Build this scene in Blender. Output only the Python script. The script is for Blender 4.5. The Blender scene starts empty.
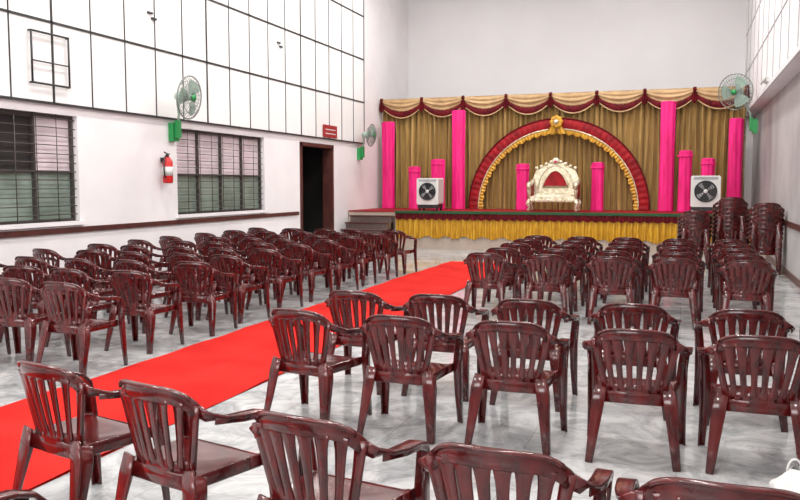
import bpy, math, random
from mathutils import Vector, Matrix
random.seed(7)
S = bpy.context.scene
pi = math.pi

# ------------------------------------------------------------------ materials
def mat(name, c1, c2=None, rough=0.5, scale=5.0, stretch=(1,1,1), metal=0.0, bump=0.0, bscale=60, spec=0.5, coat=0.0, lo=0.35, hi=0.65, sheen=0.0):
    m = bpy.data.materials.new(name); m.use_nodes = True
    nt = m.node_tree; b = nt.nodes['Principled BSDF']
    b.inputs['Roughness'].default_value = rough
    b.inputs['Metallic'].default_value = metal
    b.inputs['Specular IOR Level'].default_value = spec
    b.inputs['Coat Weight'].default_value = coat
    b.inputs['Coat Roughness'].default_value = 0.08
    b.inputs['Sheen Weight'].default_value = sheen
    tc = nt.nodes.new('ShaderNodeTexCoord'); mp = nt.nodes.new('ShaderNodeMapping')
    mp.inputs['Scale'].default_value = stretch
    nt.links.new(tc.outputs['Object'], mp.inputs['Vector'])
    if c2 is None: c2 = tuple(min(1, x*0.88) for x in c1)
    n = nt.nodes.new('ShaderNodeTexNoise'); n.inputs['Scale'].default_value = scale
    n.inputs['Detail'].default_value = 5
    nt.links.new(mp.outputs['Vector'], n.inputs['Vector'])
    r = nt.nodes.new('ShaderNodeValToRGB')
    r.color_ramp.elements[0].position = lo; r.color_ramp.elements[1].position = hi
    r.color_ramp.elements[0].color = (*c2, 1); r.color_ramp.elements[1].color = (*c1, 1)
    nt.links.new(n.outputs['Fac'], r.inputs['Fac'])
    nt.links.new(r.outputs['Color'], b.inputs['Base Color'])
    if bump > 0:
        n2 = nt.nodes.new('ShaderNodeTexNoise'); n2.inputs['Scale'].default_value = bscale
        nt.links.new(mp.outputs['Vector'], n2.inputs['Vector'])
        bp = nt.nodes.new('ShaderNodeBump'); bp.inputs['Strength'].default_value = bump
        bp.inputs['Distance'].default_value = 0.01
        nt.links.new(n2.outputs['Fac'], bp.inputs['Height'])
        nt.links.new(bp.outputs['Normal'], b.inputs['Normal'])
    return m

M = {}
M['wall'] = mat('white_paint', (0.86,0.84,0.85), (0.79,0.77,0.785), 0.55, 0.8)
M['wall_back'] = mat('grey_white_paint', (0.74,0.735,0.75), (0.69,0.685,0.70), 0.6, 0.5)
M['wall_shaded'] = mat('shaded_wall_paint', (0.46,0.44,0.44), (0.34,0.325,0.33), 0.6, 0.9)  # lower right wall: the overhang's shadow is put into this grey
M['panel'] = mat('white_laminate', (0.88,0.885,0.88), (0.83,0.835,0.83), 0.3, 0.7)
M['joint'] = mat('black_joint', (0.02,0.02,0.022), None, 0.5)
M['joint_g'] = mat('grey_joint', (0.35,0.35,0.37), None, 0.5)
M['brown'] = mat('brown_dado', (0.10,0.03,0.025), (0.06,0.02,0.018), 0.35, 6)
M['wood'] = mat('dark_wood', (0.06,0.018,0.013), (0.025,0.008,0.006), 0.35, 4, (8,8,1))
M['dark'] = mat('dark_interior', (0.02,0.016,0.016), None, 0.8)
M['chair'] = mat('maroon_plastic', (0.110,0.006,0.006), (0.030,0.0015,0.002), 0.20, 9, (1.6,1.6,0.8), lo=0.30, hi=0.72, spec=0.5, coat=0.35)
M['red'] = mat('red_carpet', (0.66,0.026,0.020), (0.42,0.012,0.010), 0.95, 1.6, bump=0.8, bscale=130, spec=0.1, lo=.28, hi=.72)
M['gold'] = mat('gold_satin', (0.46,0.30,0.10), (0.27,0.165,0.05), 0.38, 3, (3,3,0.3), sheen=0.1)
M['cream'] = mat('cream_satin', (0.50,0.33,0.16), (0.36,0.22,0.10), 0.5, 4)
M['yellow'] = mat('yellow_satin', (0.66,0.37,0.025), (0.42,0.20,0.012), 0.45, 5, (4,4,0.6))
M['pink'] = mat('pink_satin', (0.88,0.02,0.24), (0.66,0.01,0.15), 0.5, 4, (3,3,0.4), spec=0.3)
M['maroon'] = mat('maroon_velvet', (0.14,0.004,0.010), (0.07,0.002,0.005), 0.7, 6, spec=0.2)
M['redcloth'] = mat('red_cloth', (0.33,0.006,0.012), (0.19,0.004,0.008), 0.6, 5, spec=0.25)
M['green'] = mat('green_paint', (0.02,0.30,0.08), None, 0.4)
M['greencloth'] = mat('green_cloth', (0.015,0.075,0.025), None, 0.8)
M['fan'] = mat('fan_green_white', (0.40,0.52,0.45), None, 0.4)
M['wire'] = mat('cage_wire', (0.22,0.25,0.23), None, 0.35, metal=0.4)
M['blade'] = mat('fan_blade', (0.36,0.50,0.42), None, 0.3)
M['silver'] = mat('silver_gilt', (0.80,0.76,0.60), (0.5,0.44,0.28), 0.3, 12, metal=0.4)
M['plaswhite'] = mat('white_plastic', (0.70,0.70,0.68), None, 0.4)
M['black'] = mat('black_plastic', (0.015,0.015,0.017), None, 0.4)
M['ext'] = mat('extinguisher_red', (0.6,0.02,0.02), None, 0.3)
M['sign'] = mat('sign_red', (0.35,0.015,0.02), None, 0.5)
M['bar'] = mat('grille_paint', (0.06,0.05,0.045), None, 0.5)
M['paneup'] = mat('frosted_pane', (0.80,0.68,0.72), (0.62,0.53,0.57), 0.25, 2)
M['panedn'] = mat('green_pane', (0.27,0.34,0.29), (0.17,0.22,0.18), 0.25, 2)
M['step'] = mat('step_granite', (0.17,0.12,0.11), (0.07,0.05,0.045), 0.3, 30)
M['stagebase'] = mat('stage_plinth', (0.50,0.40,0.33), None, 0.6)
M['ceiling'] = mat('ceiling_paint', (0.80,0.80,0.80), None, 0.7)

def floor_mat():
    m = mat('polished_marble', (0.56,0.565,0.565), (0.23,0.24,0.245), 0.10, 3.0, lo=0.34, hi=0.58)
    nt = m.node_tree; b = nt.nodes['Principled BSDF']
    ramp = [n for n in nt.nodes if n.type=='VALTORGB'][0]
    tc = [n for n in nt.nodes if n.type=='TEX_COORD'][0]
    noise = [n for n in nt.nodes if n.type=='TEX_NOISE'][0]
    noise.inputs['Detail'].default_value = 14; noise.inputs['Distortion'].default_value = 1.0
    noise.inputs['Roughness'].default_value = 0.72
    # worn polish: roughness varies in patches
    n3 = nt.nodes.new('ShaderNodeTexNoise'); n3.inputs['Scale'].default_value = 1.3
    nt.links.new(tc.outputs['Object'], n3.inputs['Vector'])
    mr = nt.nodes.new('ShaderNodeMapRange'); mr.inputs[1].default_value=.3; mr.inputs[2].default_value=.7
    mr.inputs[3].default_value=.05; mr.inputs[4].default_value=.20
    nt.links.new(n3.outputs['Fac'], mr.inputs[0]); nt.links.new(mr.outputs[0], b.inputs['Roughness'])
    br = nt.nodes.new('ShaderNodeTexBrick')
    br.offset = 0; br.inputs['Scale'].default_value = 1.0
    br.inputs['Brick Width'].default_value = 0.9; br.inputs['Row Height'].default_value = 0.6
    br.inputs['Mortar Size'].default_value = 0.003
    br.inputs['Color1'].default_value = (1,1,1,1); br.inputs['Color2'].default_value = (0.80,0.82,0.83,1)
    br.inputs['Mortar'].default_value = (0.62,0.62,0.62,1)
    nt.links.new(tc.outputs['Object'], br.inputs['Vector'])
    mx = nt.nodes.new('ShaderNodeMix'); mx.data_type='RGBA'; mx.blend_type='MULTIPLY'
    mx.inputs[0].default_value = 1
    nt.links.new(ramp.outputs['Color'], mx.inputs[6]); nt.links.new(br.outputs['Color'], mx.inputs[7])
    nt.links.new(mx.outputs[2], b.inputs['Base Color'])
    return m
M['floor'] = floor_mat()

# ------------------------------------------------------------------ mesh builder
SEC = [(1,.5),(.85,1),(-.85,1),(-1,.5),(-1,-.5),(-.85,-1),(.85,-1),(1,-.5)]
class B:
    def __init__(s): s.v=[]; s.f=[]; s.m=[]; s.sm=[]; s.mats=[]
    def mi(s, k):
        if k not in s.mats: s.mats.append(k)
        return s.mats.index(k)
    def add(s, vs, fs, k, smooth=False):
        o=len(s.v); s.v += [tuple(x) for x in vs]; i=s.mi(k)
        for f in fs: s.f.append([a+o for a in f]); s.m.append(i); s.sm.append(smooth)
    def box(s, lo, hi, k):
        x0,y0,z0=lo; x1,y1,z1=hi
        vs=[(x0,y0,z0),(x1,y0,z0),(x1,y1,z0),(x0,y1,z0),(x0,y0,z1),(x1,y0,z1),(x1,y1,z1),(x0,y1,z1)]
        s.add(vs,[(0,3,2,1),(4,5,6,7),(0,1,5,4),(1,2,6,5),(2,3,7,6),(3,0,4,7)],k)
    def sweep(s, pts, side, wt, k, smooth=True, closed=False):
        n=len(pts); pts=[Vector(p) for p in pts]; vs=[]
        for i,p in enumerate(pts):
            if closed: t=pts[(i+1)%n]-pts[i-1]
            else: t=pts[min(i+1,n-1)]-pts[max(i-1,0)]
            t.normalize()
            sd=Vector(side[i] if isinstance(side,list) else side)
            sd=(sd-t*sd.dot(t)).normalized(); nn=t.cross(sd)
            w,th = wt[i] if isinstance(wt,list) else wt
            for a,b in SEC: vs.append(p+sd*(a*w)+nn*(b*th))
        fs=[]
        for i in range(n if closed else n-1):
            j=(i+1)%n
            for q in range(8): fs.append((i*8+q,i*8+(q+1)%8,j*8+(q+1)%8,j*8+q))
        if not closed:
            fs.append(tuple(range(7,-1,-1))); fs.append(tuple((n-1)*8+q for q in range(8)))
        s.add(vs,fs,k,smooth)
    def tube(s, pts, r, k, n=8, closed=False):
        pts=[Vector(p) for p in pts]; N=len(pts); vs=[]; prev=None
        for i,p in enumerate(pts):
            if closed: t=pts[(i+1)%N]-pts[i-1]
            else: t=pts[min(i+1,N-1)]-pts[max(i-1,0)]
            t.normalize()
            if prev is None:
                a=Vector((0,0,1)) if abs(t.z)<.9 else Vector((1,0,0))
            else: a=prev
            a=(a-t*a.dot(t)).normalized(); prev=a; b=t.cross(a)
            rr=r[i] if isinstance(r,list) else r
            for q in range(n):
                an=2*pi*q/n; vs.append(p+a*(rr*math.cos(an))+b*(rr*math.sin(an)))
        fs=[]
        for i in range(N if closed else N-1):
            j=(i+1)%N
            for q in range(n): fs.append((i*n+q,i*n+(q+1)%n,j*n+(q+1)%n,j*n+q))
        if not closed:
            fs.append(tuple(range(n-1,-1,-1))); fs.append(tuple((N-1)*n+q for q in range(n)))
        s.add(vs,fs,k,True)
    def grid(s, fn, nu, nv, k, smooth=True):
        vs=[fn(i/nu,j/nv) for j in range(nv+1) for i in range(nu+1)]
        fs=[(j*(nu+1)+i,j*(nu+1)+i+1,(j+1)*(nu+1)+i+1,(j+1)*(nu+1)+i) for j in range(nv) for i in range(nu)]
        s.add(vs,fs,k,smooth)
    def extr(s, outline, y0, y1, k, smooth=False):
        n=len(outline)
        vs=[(x,y0,z) for x,z in outline]+[(x,y1,z) for x,z in outline]
        fs=[tuple(range(n)),tuple(range(2*n-1,n-1,-1))]
        fs+=[(i,(i+1)%n+0,(i+1)%n+n,i+n) for i in range(n)]
        s.add(vs,fs,k,smooth)
    def ball(s, c, r, k, sx=1, sy=1, sz=1, n=12, h=8):
        def fn(u,v):
            a=2*pi*u; b=pi*(v-.5)
            return (c[0]+r*sx*math.cos(b)*math.cos(a), c[1]+r*sy*math.cos(b)*math.sin(a), c[2]+r*sz*math.sin(b))
        s.grid(fn,n,h,k)
    def mesh(s, name):
        me=bpy.data.meshes.new(name); me.from_pydata(s.v,[],s.f)
        for k in s.mats: me.materials.append(M[k])
        me.polygons.foreach_set('material_index', s.m)
        me.polygons.foreach_set('use_smooth', s.sm)
        me.update(); return me
    def obj(s, name, loc=(0,0,0), rotz=0):
        o=bpy.data.objects.new(name, s.mesh(name)); o.location=loc; o.rotation_euler=(0,0,rotz)
        S.collection.objects.link(o); return o

# ------------------------------------------------------------------ room
XL, XR, XO = -8.5, 1.8, 1.53
Y0, YB, H = -4.0, 24.8, 8.5
b=B(); b.box((XL-.25,Y0-.25,-.2),(XR+.25,YB+.25,0),'floor'); b.obj('floor')
b=B(); b.box((XL-.25,Y0-.25,H),(XR+.25,YB+.25,H+.2),'ceiling'); b.obj('ceiling')
b=B(); b.box((XL-.25,YB,0),(XR+.25,YB+.25,H),'wall_back'); b.obj('wall_back')
b=B(); b.box((XL-.25,Y0-.25,0),(XR+.25,Y0,H),'wall'); b.obj('wall_rear')
WIN=[(6.6,9.68),(12.14,15.29)]; DOOR=(16.97,18.84); ZW=(1.12,2.65); ZD=2.64
b=B()
def wl(y0,y1,z0,z1): b.box((XL-.25,y0,z0),(XL,y1,z1),'wall')
wl(Y0,YB,2.66,H)
wl(Y0,WIN[0][0],0,2.66); wl(WIN[0][1],WIN[1][0],0,2.66); wl(WIN[1][1],DOOR[0],0,2.66); wl(DOOR[1],YB,0,2.66)
for w in WIN: wl(w[0],w[1],0,ZW[0])
b.obj('wall_left')
b=B(); b.box((XR,Y0,0),(XR+.25,YB,3.57),'wall_shaded'); b.box((XO,Y0,3.57),(XR+.25,YB,H),'wall')
b.obj('wall_right')
b=B()
for z in (4.7,5.8,6.9,8.0): b.box((XO-.012,Y0,z-.012),(XO,YB,z+.012),'joint_g')
y=Y0+.5
while y<YB: b.box((XO-.012,y-.012,3.6),(XO,y+.012,H),'joint_g'); y+=1.2
b.box((XO-.03,Y0,3.57),(XO,YB,3.66),'wall_back')
b.obj('wall_panelling_right')
# left panelling
b=B(); PE=20.9
b.box((XL,Y0,2.8),(XL+.04,PE,H),'panel')
for z in (2.8,3.93,5.1,6.27,7.44):
    b.box((XL+.04,Y0,z-.018),(XL+.052,PE,z+.018),'joint')
y=PE; i=0
while y>Y0:
    w=.034 if i%5==0 else .016
    b.box((XL+.04,y-w,2.8),(XL+.052,y,H),'joint'); y-=.78; i+=1
for (yy,zz) in ((11.4,4.5),(11.5,4.42),(15.9,4.75),(16.0,4.68),(14.4,5.8),(8.5,5.6)):
    b.box((XL+.04,yy-.06,zz-.015),(XL+.075,yy+.06,zz+.015),'joint')
b.obj('wall_panelling_left')
# projecting ventilator frame on the panelling
b=B(); fr=[(8.75,3.05),(9.45,3.05),(9.45,3.75),(8.75,3.75)]
for i in range(4):
    a,c=fr[i],fr[(i+1)%4]
    b.tube([(XL+.09,a[0],a[1]),(XL+.09,c[0],c[1])],.015,'joint',6)
b.tube([(XL+.09,8.75,3.35),(XL+.09,9.45,3.35)],.01,'joint',6)
for q in fr: b.tube([(XL+.04,q[0],q[1]),(XL+.10,q[0],q[1])],.014,'joint',6)
b.obj('ventilator_frame')
# dado trims
b=B(); b.box((XL,Y0,.95),(XL+.03,DOOR[0]-.1,1.03),'brown'); b.obj('trim_1')
b=B(); b.box((XR-.03,Y0,.90),(XR,19.7,1.0),'brown'); b.obj('trim_2')
b=B(); b.box((XL,Y0,0),(XL+.02,DOOR[0]-.1,.12),'brown'); b.obj('baseboard_left')
b=B(); b.box((XR-.02,Y0,0),(XR,19.7,.12),'brown'); b.obj('baseboard_right')
# windows
for wi,(a,c) in enumerate(WIN):
    b=B(); n=4
    z0,z1=ZW[0],2.66; zm=z0+.72
    b.box((XL-.16,a,z0),(XL-.13,c,zm),'panedn'); 
    st=(c-a)/n
    for i in range(n):
        dk = (wi==0 and i==2)
        b.box((XL-.16,a+i*st,zm),(XL-.13,a+(i+1)*st,z1),'dark' if dk else 'paneup')
    for i in range(n+1):
        y=a+i*st; y=min(max(y,a+.025),c-.025)
        b.box((XL-.13,y-.020,z0),(XL-.08,y+.020,z1),'bar')
    for z in (z0+.02,zm,z1-.025): b.box((XL-.13,a,z-.018),(XL-.085,c,z+.018),'bar')
    z=z0+.1
    while z<z1-.05:
        b.tube([(XL-.05,a,z),(XL-.05,c,z)],.007,'bar',6); z+=.125
    k=int((c-a)/.38)
    for i in range(1,k): 
        y=a+(c-a)*i/k; b.tube([(XL-.04,y,z0),(XL-.04,y,z1)],.007,'bar',6)
    b.box((XL-.1,a-.06,z0-.06),(XL+.05,c+.06,z0),'wall')
    b.obj('window_%d'%(wi+1))
# door: leaf swung fully open into the dark corridor on the near jamb
b=B()
a,c=DOOR
b.box((XL-.24,a-.0,0),(XL+.03,a+.09,ZD+.0),'brown'); b.box((XL-.24,c-.09,0),(XL+.03,c,ZD),'brown')
b.box((XL-.24,a,ZD-.07),(XL+.03,c,ZD+.02),'brown')
b.box((XL-1.10,a+.10,0.01),(XL-.2,a+.15,ZD-.08),'wood')
for z in (0.3,1.45): b.box((XL-.98,a+.15,z),(XL-.32,a+.165,z+.9),'wood')
b.tube([(XL-1.02,a+.16,1.05),(XL-1.02,a+.21,1.05),(XL-.94,a+.21,1.05)],.012,'silver',6)
b.obj('door_1')
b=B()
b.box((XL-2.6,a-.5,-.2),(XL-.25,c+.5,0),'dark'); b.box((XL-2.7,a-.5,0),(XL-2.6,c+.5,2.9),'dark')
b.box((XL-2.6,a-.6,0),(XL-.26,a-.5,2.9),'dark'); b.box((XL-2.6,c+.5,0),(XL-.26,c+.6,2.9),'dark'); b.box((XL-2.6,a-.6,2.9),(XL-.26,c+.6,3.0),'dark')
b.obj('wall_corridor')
# carpet, slightly rumpled
b=B(); cy0,cy1=Y0+.3,16.6
def cp(u,v):
    x=-4.72+1.44*u; y=cy0+(cy1-cy0)*v
    z=.012+.006*math.sin(y*2.1+1.7*math.sin(x*3))*math.sin(x*4.3+y*.7)+.004*math.sin(y*6.3+x*5)
    return (x+.012*math.sin(y*1.3),y,max(.003,z))
b.grid(cp,24,420,'red')
e=.0
b.add([(-4.72+.012*math.sin((cy0+(cy1-cy0)*j/60)*1.3)+1.44*s_,cy0+(cy1-cy0)*j/60,.001) for j in range(61) for s_ in (0,1)],[(2*j,2*j+1,2*j+3,2*j+2) for j in range(60)],'red')
b.obj('aisle_carpet')

# ------------------------------------------------------------------ stage
YS=19.8; ZS=.94
b=B(); b.box((XL+.03,YS,0),(XR-.01,YB-.01,ZS),'stagebase'); b.box((XL+.03,YS-.02,ZS),(XR-.01,YB-.01,ZS+.03),'redcloth')
b.obj('stage')
b=B()
xa,xb=-7.1,1.75
def skirt(u,v):
    x=xa+(xb-xa)*u; z=.80-(.5+.035*math.sin(u*2*pi*18))*v
    A=.02+.035*v
    return (x,YS-.07+A*math.sin(u*2*pi*62+.6*math.sin(u*40)),z)
b.grid(skirt,62*8,5,'yellow')
def frz(u,v):
    x=xa+(xb-xa)*u; return (x,YS-.12+.015*math.sin(u*2*pi*90),.93-.11*v)
b.grid(frz,62*8,2,'maroon')
b.box((xa,YS-.15,.915),(xb,YS-.02,.982),'greencloth')
def fringe(u,v):
    x=xa+(xb-xa)*u; return (x,YS-.13+.012*math.sin(u*2*pi*120),.83-(.04+.04*abs(math.sin(u*pi*44)))*v)
b.grid(fringe,62*10,1,'maroon')
b.obj('stage_skirt')
b=B()
for i in range(5):
    b.box((-8.3,18.3+.3*i,0),(-7.15,YS-.15 if i<4 else YS-.025,.17*(i+1)),'step')
    b.box((-8.32,18.28+.3*i,.17*(i+1)-.03),(-7.13,18.33+.3*i,.17*(i+1)+.005),'brown')
b.obj('stage_steps')

# ------------------------------------------------------------------ backdrop
YC=22.3; CX0,CX1=-8.4,1.42; ZT=ZS+.035
b=B()
def cur(u,v):
    x=CX0+(CX1-CX0)*u
    ph=u*2*pi*62+1.4*math.sin(u*31)+.5*math.sin(v*5+u*60)
    return (x+.012*math.sin(2*ph), YC+.085*math.sin(ph)+.02*math.sin(ph*2.3), ZT+(4.08-ZS)*v)
b.grid(cur,62*11,8,'gold')
b.tube([(CX0,YC,4.1),(CX1,YC,4.1)],.04,'silver',8)
for x in (CX0,CX1): b.tube([(x,YC+.12,ZT),(x,YC+.12,4.1)],.035,'silver',8)
b.obj('backdrop_curtain')
# valance swags
b=B(); NS=8; sw=(CX1-CX0)/NS
for i in range(NS):
    x0=CX0+i*sw
    def sg(u,v,x0=x0):
        x=x0+sw*u; sag=4*u*(1-u)
        z=4.14-(.14+.24*sag)*v
        return (x, YC-.14-.05*math.sin(v*pi)+.022*math.sin(v*6*pi)*sag, z)
    b.grid(sg,24,14,'cream')
    def edge(u,v,x0=x0):
        x=x0+sw*u; sag=4*u*(1-u)
        z=4.14-(.12+.24*sag)-.19*v+.07*v*(1-sag)
        return (x, YC-.155-.03*math.sin(v*pi)+.010*math.sin(u*60), z)
    b.grid(edge,40,4,'maroon')
    def fr2(u,v,x0=x0):
        x=x0+sw*u; sag=4*u*(1-u)
        z=4.14-(.12+.24*sag)-.175-.035*v+.07*(1-sag)
        return (x, YC-.17, z)
    b.grid(fr2,24,1,'cream')
for i in range(NS+1):
    x=CX0+i*sw
    def jab(u,v,x=x):
        w=.04+.04*v
        return (x+w*(2*u-1), YC-.2+.025*math.sin(u*5*pi), 4.16-(.33+.10*(1-abs(2*u-1)))*v)
    b.grid(jab,16,5,'maroon')
    b.ball((x,YC-.21,4.1),.045,'maroon',1,.7,1)
b.obj('valance')
def drape(x0,x1,z0,z1,y,folds=3):
    b=B(); cx=(x0+x1)/2; w=(x1-x0)/2
    def fn(u,v):
        a=2*pi*u
        r=1-.06*math.sin(v*pi)
        rip=1+.07*math.sin(a*7+v*1.5)
        return (cx+w*r*rip*math.cos(a), y+.10*r*rip*math.sin(a), z0+(z1-z0)*v)
    b.grid(fn,64,10,'pink')
    b.ball((cx,y,z1),1,'pink',w*.98,.1,.03,24,6)
    return b
for (x0,x1,zt) in ((-8.33,-7.95,3.45),(-6.22,-5.84,3.72),(-.63,-.26,3.78),(1.02,1.36,3.3)):
    drape(x0,x1,ZT,zt,YC-.34).obj('pink_drape')
for (x0,x1,zt) in ((-7.42,-7.08,2.15),(-6.75,-6.35,2.35),(-4.32,-3.98,2.2),(-2.32,-2.0,2.22),(-.15,.17,2.5),(.39,.71,2.3)):
    bb=drape(x0,x1,ZT,zt,YC-.6)
    cx=(x0+x1)/2
    bb.sweep([(cx+.19*math.cos(a*pi/12),YC-.6+.115*math.sin(a*pi/12),zt-.12) for a in range(24)],(0,0,1),(.02,.006),'pink',closed=True)
    bb.obj('cloth_pillar')
# arch
b=B(); AX=-3.3; R=2.46
def band(r0,r1,yoff,k,rip,amp):
    def fn(u,v):
        a=pi*u; r=r0+(r1-r0)*v
        return (AX-r*math.cos(a), YC-.18+yoff-.03*math.sin(v*pi)+amp*math.sin(a*rip), ZT+.005+r*math.sin(a))
    b.grid(fn,360,6,k)
band(2.17,2.46,-.03,'redcloth',90,.006)
def lace(u,v):
    a=pi*u; r=2.17-(.09+.05*abs(math.sin(a*30)))*v
    return (AX-r*math.cos(a), YC-.22-.01*math.sin(v*pi)+.010*math.sin(a*150), ZT+.005+max(0,r*math.sin(a)))
b.grid(lace,800,3,'yellow')
b.tube([(AX-2.17*math.cos(pi*i/80),YC-.23,ZT+.02+2.17*math.sin(pi*i/80)) for i in range(81)],.016,'silver',6)
b.tube([(AX-2.45*math.cos(pi*i/80),YC-.22,ZT+.025+2.45*math.sin(pi*i/80)) for i in range(81)],.02,'maroon',6)
b.obj('decorative_arch')
b=B(); z=ZS+R-.05
for i in range(8):
    a=i*pi/4; b.ball((AX+.11*math.cos(a),YC-.34,z+.11*math.sin(a)),.07,'yellow',1,.6,1)
b.ball((AX,YC-.38,z),.07,'silver',1,.7,1)
for sx in (-1,1):
    def tail(u,v,sx=sx): return (AX+sx*(.05+.13*v)+.06*(2*u-1)*(1+v),YC-.32+.02*math.sin(u*3*pi),z-.06-.26*v)
    b.grid(tail,12,5,'yellow')
b.obj('gold_rosette')

# ------------------------------------------------------------------ throne
b=B(); TX,TY,TZ=-3.15,20.75,ZS+.06
hw=.62
out=[]
N=48
for i in range(N+1):
    t=i/N*2-1
    z=1.0+.22*math.cos(t*pi/2)**2+.05*abs(math.cos(t*pi*3.5))
    if abs(t)>.8: z-= (abs(t)-.8)*1.1
    out.append((TX+t*(hw-.02),TZ+z))
out=[(TX-hw+.04,TZ+.3)]+out+[(TX+hw-.04,TZ+.3)]
b.extr(out,TY+.25,TY+.33,'silver')
cush=[(TX+.33*math.cos(a*pi/16)*(1-.25*math.sin(a*pi/16)),TZ+.6+.42*math.sin(a*pi/16)) for a in range(17)]
b.extr(cush,TY+.19,TY+.25,'redcloth')
b.tube([(p[0],TY+.19,p[1]) for p in cush],.022,'silver',6,True)
b.tube([(TX+.45*math.cos(a*pi/20),TY+.24,TZ+.55+.60*math.sin(a*pi/20)) for a in range(21)],.02,'silver',6)
for i in range(9):
    t=(i/8*2-1)*.8; b.ball((TX+t*hw,TY+.25,TZ+1.06+.2*math.cos(t*pi/2)**2),.05,'silver')
b.ball((TX,TY+.22,TZ+1.27),.085,'silver',1.2,.7,1); b.ball((TX,TY+.17,TZ+1.25),.035,'pink')
b.box((TX-hw,TY-.3,TZ+.22),(TX+hw,TY+.32,TZ+.36),'silver')
b.grid(lambda u,v:(TX+(hw-.1)*(2*u-1),TY-.28+.5*v,TZ+.36+.09*(1-(2*u-1)**6)*(1-(2*v-1)**6)),16,10,'silver')
for sx in (-1,1):
    x=TX+sx*(hw-.03)
    b.tube([(x,TY+.28,TZ+.78),(x,TY+.1,TZ+.72),(x,TY-.15,TZ+.66),(x,TY-.3,TZ+.68),(x,TY-.36,TZ+.62),(x,TY-.33,TZ+.55),(x,TY-.27,TZ+.58)],[.045,.05,.055,.06,.05,.04,.02],'silver')
    b.box((x-.03,TY-.27,TZ+.3),(x+.03,TY+.28,TZ+.68),'redcloth')
    for yy in (TY-.27,TY+.27):
        b.tube([(x,yy,TZ+.24),(x+sx*.03,yy-.02,TZ+.17),(x-sx*.01,yy,TZ+.08),(x+sx*.02,yy-.02,TZ-.01)],[.06,.055,.03,.045],'silver')
    b.tube([(x,TY-.28,TZ+.3),(x,TY-.3,TZ+.5),(x,TY-.28,TZ+.66)],[.035,.05,.035],'silver')
for i in range(11):
    b.ball((TX-hw+.1+i*(2*hw-.2)/10,TY-.31,TZ+.25),.04,'silver',1,.6,1.2,8,6)
b.obj('ornate_throne')

# ------------------------------------------------------------------ air coolers
def cooler(x,y,w,h):
    b=B(); z=ZS+.03; d=.5
    for (x0,x1,zz0,zz1,yy0,k) in ((x-w/2,x+w/2,z+.16,z+h,y,'plaswhite'),):
        c=.03
        ol=[(x0+c,zz0),(x1-c,zz0),(x1,zz0+c),(x1,zz1-c),(x1-c,zz1),(x0+c,zz1),(x0,zz1-c),(x0,zz0+c)]
        b.extr(ol,y,y+d,k)
    b.box((x-w/2+.02,y+.02,z+.06),(x+w/2-.02,y+d-.02,z+.16),'black')
    for sx in (-1,1):
        for yy in (y+.06,y+d-.06):
            b.tube([(x+sx*(w/2-.06),yy,z),(x+sx*(w/2-.06),yy,z+.08)],.03,'black')
    cz=z+.16+(h-.16)*.5; r=min(w,h)*.36
    b.add([(x+r*math.cos(2*pi*i/32),y-.004,cz+r*math.sin(2*pi*i/32)) for i in range(32)],[tuple(range(32))],'black')
    for rr in (r,r*.75,r*.5,r*.25):
        b.tube([(x+rr*math.cos(2*pi*i/32),y-.025,cz+rr*math.sin(2*pi*i/32)) for i in range(32)],.007 if rr<r else .018,'black',6,True)
    for i in range(4):
        a=i*pi/2+.4
        b.grid(lambda u,v:(x+(r*.9*u)*math.cos(a+.5*v), y-.008-.012*v, cz+(r*.9*u)*math.sin(a+.5*v)),6,4,'joint_g')
    b.ball((x,y-.02,cz),.05,'plaswhite',1,.5,1)
    b.box((x-w/2+.06,y-.01,z+h-.09),(x+w/2-.06,y,z+h-.03),'joint_g')
    b.obj('air_cooler')
cooler(-6.4,20.25,.60,.86); cooler(.48,20.25,.66,.9)

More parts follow.
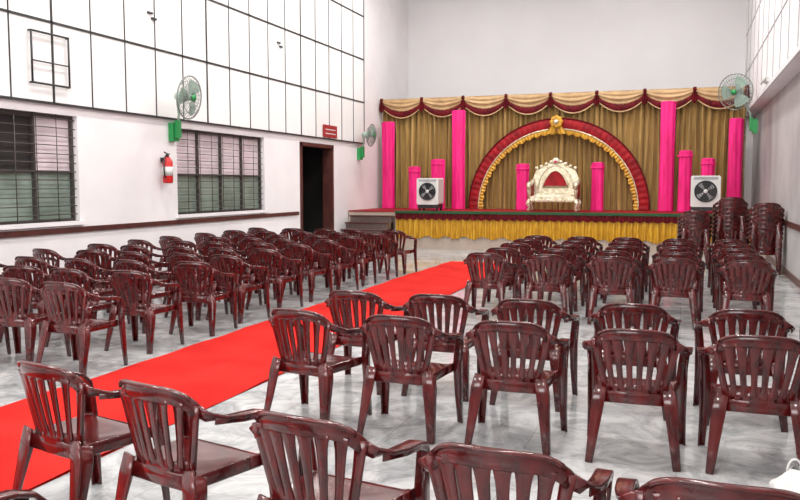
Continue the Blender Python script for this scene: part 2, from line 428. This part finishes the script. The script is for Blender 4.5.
# ------------------------------------------------------------------ plastic armchair
def chair_geo(b, off=(0,0,0)):
    o=Vector(off)
    def P(x,y,z): return (x+o.x,y+o.y,z+o.z)
    # fan-shaped back: narrow at the seat, wide at the top, wrapping forward at the edges
    def Sf(u,h): 
        w=.165+.088*max(0.0,h)**.8
        return P(u*w, -.205-.085*h+(.045+.045*h)*u*u, .42+.385*h)
    K='chair'
    def seat(u,v,dz=0):
        U=2*u-1; y=-.20+.42*v; w=.205+.03*v
        z=.425-.018*(1-U*U)*math.sin(min(1,v*1.1)*pi) - .035*max(0,(v-.85)/.15)**2
        return P(U*w,y,z+dz)
    b.grid(lambda u,v:seat(u,v,0),12,12,K); b.grid(lambda u,v:seat(1-u,v,-.014),12,12,K)
    ap=[]
    for t in range(9): ap.append(P(-.21-.025*t/8,-.2+.38*t/8,.395))
    for t in range(1,8): 
        a=t/8; ap.append(P(-.235+.47*a,.185+.03*math.sin(a*pi),.375))
    for t in range(9): ap.append(P(.235-.025*t/8,.18-.38*t/8,.395))
    b.sweep(ap,(0,0,1),(.03,.006),K)
    b.sweep([P(-.21,-.2,.39),P(0,-.207,.39),P(.21,-.2,.39)],(0,0,1),(.036,.007),K)
    # top rail, arched, running down into the arms
    rail=[];wt=[]
    for i in range(25):
        u=-1+2*i/24; h=.94-.055*u*u-.14*abs(u)**5; rail.append(Sf(u,h)); wt.append((.034-.006*abs(u)**2,.009))
    b.sweep(rail,(0,0,1),wt,K)
    b.sweep([(p[0],p[1]-.010,p[2]+.031) for p in rail[1:-1]],(0,1,0),(.013,.006),K)
    for sx in (-1,1):
        pts=[Sf(sx*.965,h) for h in (.82,.65,.5,.35,.2,.08,-.03)]
        b.sweep(pts,(1,0,0),[(.026,.008),(.023,.008),(.021,.008),(.020,.008),(.020,.008),(.022,.008),(.024,.009)],K)
    for u0 in (-.70,-.42,-.14,.14,.42,.70):
        ht=.94-.055*u0*u0-.05
        pts=[Sf(u0,h*ht) for h in (.02,.12,.25,.4,.55,.7,.82,.92,1.0)]
        b.sweep(pts,(1,0,0),[(.026,.006),(.021,.006),(.0165,.006),(.0175,.006),(.0195,.006),(.0215,.006),(.024,.006),(.029,.006),(.036,.006)],K)
    b.sweep([Sf(-1+.2*i,.04) for i in range(11)],(0,0,1),(.034,.008),K)
    for sx in (-1,1):
        a0=Vector(Sf(sx*.985,.76))
        pts=[a0,P(sx*.272,-.165,.685),P(sx*.290,-.09,.667),P(sx*.298,0,.658),P(sx*.298,.10,.650),P(sx*.293,.165,.630),P(sx*.285,.205,.585),P(sx*.276,.215,.50),P(sx*.270,.22,.41),P(sx*.274,.235,.2),P(sx*.282,.25,0)]
        wt=[(.026,.010),(.027,.010),(.028,.009),(.030,.009),(.031,.009),(.031,.009),(.030,.009),(.031,.009),(.034,.009),(.028,.008),(.020,.008)]
        sd=[(sx*.5,.2,.9),(sx*.8,.2,.5),(sx,.1,.15)]+[(sx,0,0)]*8
        b.sweep(pts,sd,wt,K)
        b.sweep([P(sx*.300,.20,.56),P(sx*.299,.195,.42),P(sx*.296,.212,.2),P(sx*.300,.235,0)],(0,1,0),[(.012,.006),(.028,.006),(.022,.006),(.016,.006)],K)
        b.sweep([P(sx*.25,.19,.40),P(sx*.235,.12,.40)],(0,0,1),(.028,.006),K)
        # rear leg
        b.sweep([P(sx*.190,-.207,.45),P(sx*.208,-.217,.36),P(sx*.228,-.247,.18),P(sx*.248,-.285,0)],(1,0,0),[(.034,.008),(.040,.008),(.030,.008),(.021,.008)],K)
        b.sweep([P(sx*.226,-.17,.42),P(sx*.240,-.185,.34),P(sx*.252,-.227,.18),P(sx*.266,-.267,0)],(0,1,0),[(.034,.006),(.036,.006),(.026,.006),(.018,.006)],K)
        b.sweep([P(sx*.289,-.14,.662),P(sx*.320,0,.647),P(sx*.320,.10,.639),P(sx*.315,.17,.61)],(0,0,1),(.014,.004),K)
cb=B(); chair_geo(cb); CM=cb.mesh('plastic_armchair')
def chair(x,y,rot=0,):
    o=bpy.data.objects.new('plastic_armchair',CM); o.location=(x,y,0)
    o.rotation_euler=(0,0,math.radians(rot)); S.collection.objects.link(o)
R_=random.uniform
for x,y,r in ((-2.80,3.20,-14),(-2.07,3.04,-14),(-1.27,2.83,-8),(-.54,2.72,-3),(.14,2.64,0),(.88,2.66,2)): chair(x,y,r)
chair(-1.76,1.80,-12)
for x,r in ((-2.42,-10),(-1.72,-2),(-1.0,0),(-.25,1),(.43,0),(1.13,0)): chair(x,5.08+R_(-.03,.03),r)
for x,r in ((-2.45,-3),(-1.78,0),(-1.06,-2),(-.32,0),(.42,2),(1.12,0)): chair(x,6.1+R_(-.03,.03),r)
for row in range(5):
    for i,x in enumerate((-2.3,-1.55,-.8,-.05,.72)):
        chair(x+R_(-.03,.03),9.9+row*.9+R_(-.03,.03),R_(-5,5))
for row in range(10):
    for i in range(5):
        x=-5.12-.7*i
        chair(x+R_(-.05,.05),5.8+row*.93+R_(-.06,.06),R_(-9,9))
for (x,y,n) in ((.22,17.0,5),(.88,17.3,8),(1.44,16.4,7)):
    b=B()
    for i in range(n): chair_geo(b,(0,-.010*i,.085*i))
    b.obj('stacked_armchairs',(x,y,0),math.radians(2))
# unidentified white object on the floor, modelled as a crumpled carrier bag
b=B()
def bag(u,v):
    a=2*pi*u; h=v
    r=.13*(math.sin(min(1,h*1.25+.22)*pi*.62))*(1-.65*max(0,h-.55)/.45)
    r*=1+.10*math.sin(5*a+3*h)+.05*math.sin(11*a-6*h)
    return (r*math.cos(a)*1.1, r*math.sin(a)*.8, .21*h)
b.grid(bag,48,14,'plaswhite')
b.add([bag(i/48,0) for i in range(48)],[tuple(range(47,-1,-1))],'plaswhite')
for sx in (-1,1): b.tube([(sx*.03+.035*math.cos(t*pi/8),.0+sx*.01,.19+.07*math.sin(t*pi/8)) for t in range(9)],.006,'plaswhite',6)
b.obj('unidentified_white_object',(.60,4.42,0))

# ------------------------------------------------------------------ wall fans
def fan(mount, head, face, r, wallx):
    b=B(); C=Vector(head); F=Vector(face).normalized()
    Rr=F.cross(Vector((0,0,1))).normalized(); U=Rr.cross(F).normalized()
    def P(a,bb,c): return C+Rr*a+U*bb+F*c
    m=Vector(mount); sg=1 if wallx<0 else -1
    b.box((min(wallx,wallx+sg*.10),m.y-.09,m.z-.16),(max(wallx,wallx+sg*.10),m.y+.09,m.z+.16),'green')
    b.box((min(wallx+sg*.10,wallx+sg*.17),m.y-.05,m.z-.10),(max(wallx+sg*.10,wallx+sg*.17),m.y+.05,m.z+.2),'green')
    b.tube([(wallx+sg*.14,m.y,m.z+.1),(wallx+sg*.16,m.y,m.z+.3),P(0,-.05,-.2),P(0,0,-.12)],[.025,.022,.03,.04],'fan')
    b.tube([P(0,0,-.24),P(0,0,-.2),P(0,0,-.08),P(0,0,-.03)],[.05,.085,.085,.06],'fan',16)
    def ring(rad,c,t):
        b.tube([P(rad*math.cos(2*pi*i/36),rad*math.sin(2*pi*i/36),c) for i in range(36)],t,'wire',6,True)
    ring(r,0.03,.012); ring(r*.75,.09,.005); ring(r*.45,.115,.005); ring(r*.75,-.035,.005)
    for i in range(32):
        a=2*pi*i/32; ca,sa=math.cos(a),math.sin(a)
        b.tube([P(.05*ca,.05*sa,.12),P(r*.5*ca,r*.5*sa,.112),P(r*.85*ca,r*.85*sa,.075),P(r*ca,r*sa,.03),P(r*.8*ca,r*.8*sa,-.03),P(.08*ca,.08*sa,-.05)],.0035,'wire',4)
    b.tube([P(0,0,.11),P(0,0,.13)],.06,'green',16)
    b.tube([P(0,0,-.02),P(0,0,.07)],.05,'blade',16)
    for i in range(3):
        a0=i*2*pi/3
        def bl(u,v,a0=a0):
            rr=.04+(r*.86-.04)*u; a=a0+(v-.5)*(1.0+.25*math.sin(u*pi))
            return P(rr*math.cos(a),rr*math.sin(a),.03+.05*(v-.5))
        b.grid(bl,8,8,'blade')
    b.obj('oscillating_fan')
fan((XL,12.0,2.57),(-7.98,11.75,3.13),(1,.02,-.12),.36,XL)
fan((XL,20.55,2.5),(-8.1,20.45,3.0),(1,.0,-.1),.3,XL)
fan((XR,20.0,2.98),(1.05,19.8,3.75),(-.55,-1,-.15),.40,XO)

# fire extinguisher
b=B(); x,y,z=XL+.12,11.7,1.68
b.tube([(x,y,z),(x,y,z+.02),(x,y,z+.36),(x,y,z+.42),(x,y,z+.45)],[.075,.085,.085,.06,.03],'ext',20)
b.tube([(x,y,z+.13),(x,y,z+.28)],.0865,'plaswhite',20)
b.tube([(x,y,z+.45),(x,y,z+.50)],.025,'black',10)
b.tube([(x-.0,y-.09,z+.53),(x,y,z+.5),(x,y+.06,z+.5)],.012,'black',6)
b.tube([(x,y-.03,z+.48),(x+.02,y-.13,z+.42),(x+.02,y-.13,z+.2),(x+.02,y-.11,z+.08)],.014,'black',8)
b.box((XL,y-.04,z+.36),(XL+.05,y+.04,z+.44),'black')
b.obj('fire_extinguisher')
b=B(); b.box((XL+.053,18.15,2.84),(XL+.08,18.95,3.14),'sign')
for zz in (2.93,3.03): b.box((XL+.08,18.25,zz-.012),(XL+.083,18.85,zz+.012),'plaswhite')
b.obj('red_sign')
b=B(); b.box((XO-.06,17.6,3.7),(XO,18.0,3.78),'plaswhite'); b.tube([(XO-.08,17.2,3.74),(XO-.08,18.4,3.74)],.018,'plaswhite',8); b.obj('tube_light')

# ------------------------------------------------------------------ lights
def area(name,loc,rot,sx,sy,e,col=(1,1,1)):
    l=bpy.data.lights.new(name,'AREA'); l.shape='RECTANGLE'; l.size=sx; l.size_y=sy; l.energy=e; l.color=col
    o=bpy.data.objects.new(name,l); o.location=loc; o.rotation_euler=rot; S.collection.objects.link(o)
for yy in (0,5,10,15,19.5):
    for xx in (-6,-1):
        area('added_ceiling_light',(xx,yy,8.35),(0,0,0),0.7,0.7,205,(1,.975,.935))  # lamps added under the unseen ceiling to light the closed hall
area('added_rear_light',(-3.5,-3.8,4.2),(math.radians(90),0,0),7,3,480,(1,.985,.97))  # added at the closed rear wall to put highlights on the chair backs
w=bpy.data.worlds.new('world'); S.world=w; w.use_nodes=True
w.node_tree.nodes['Background'].inputs['Color'].default_value=(.8,.85,.9,1)
w.node_tree.nodes['Background'].inputs['Strength'].default_value=.5

S.view_settings.view_transform='Standard'
S.view_settings.look='None'
S.view_settings.exposure=0

cd=bpy.data.cameras.new('camera'); cd.sensor_width=36; cd.lens=36; cd.clip_start=.05
co=bpy.data.objects.new('camera',cd); co.location=(0,0,1.65)
co.rotation_euler=(math.radians(90-4.65),0,math.radians(19.5))
S.collection.objects.link(co); S.camera=co
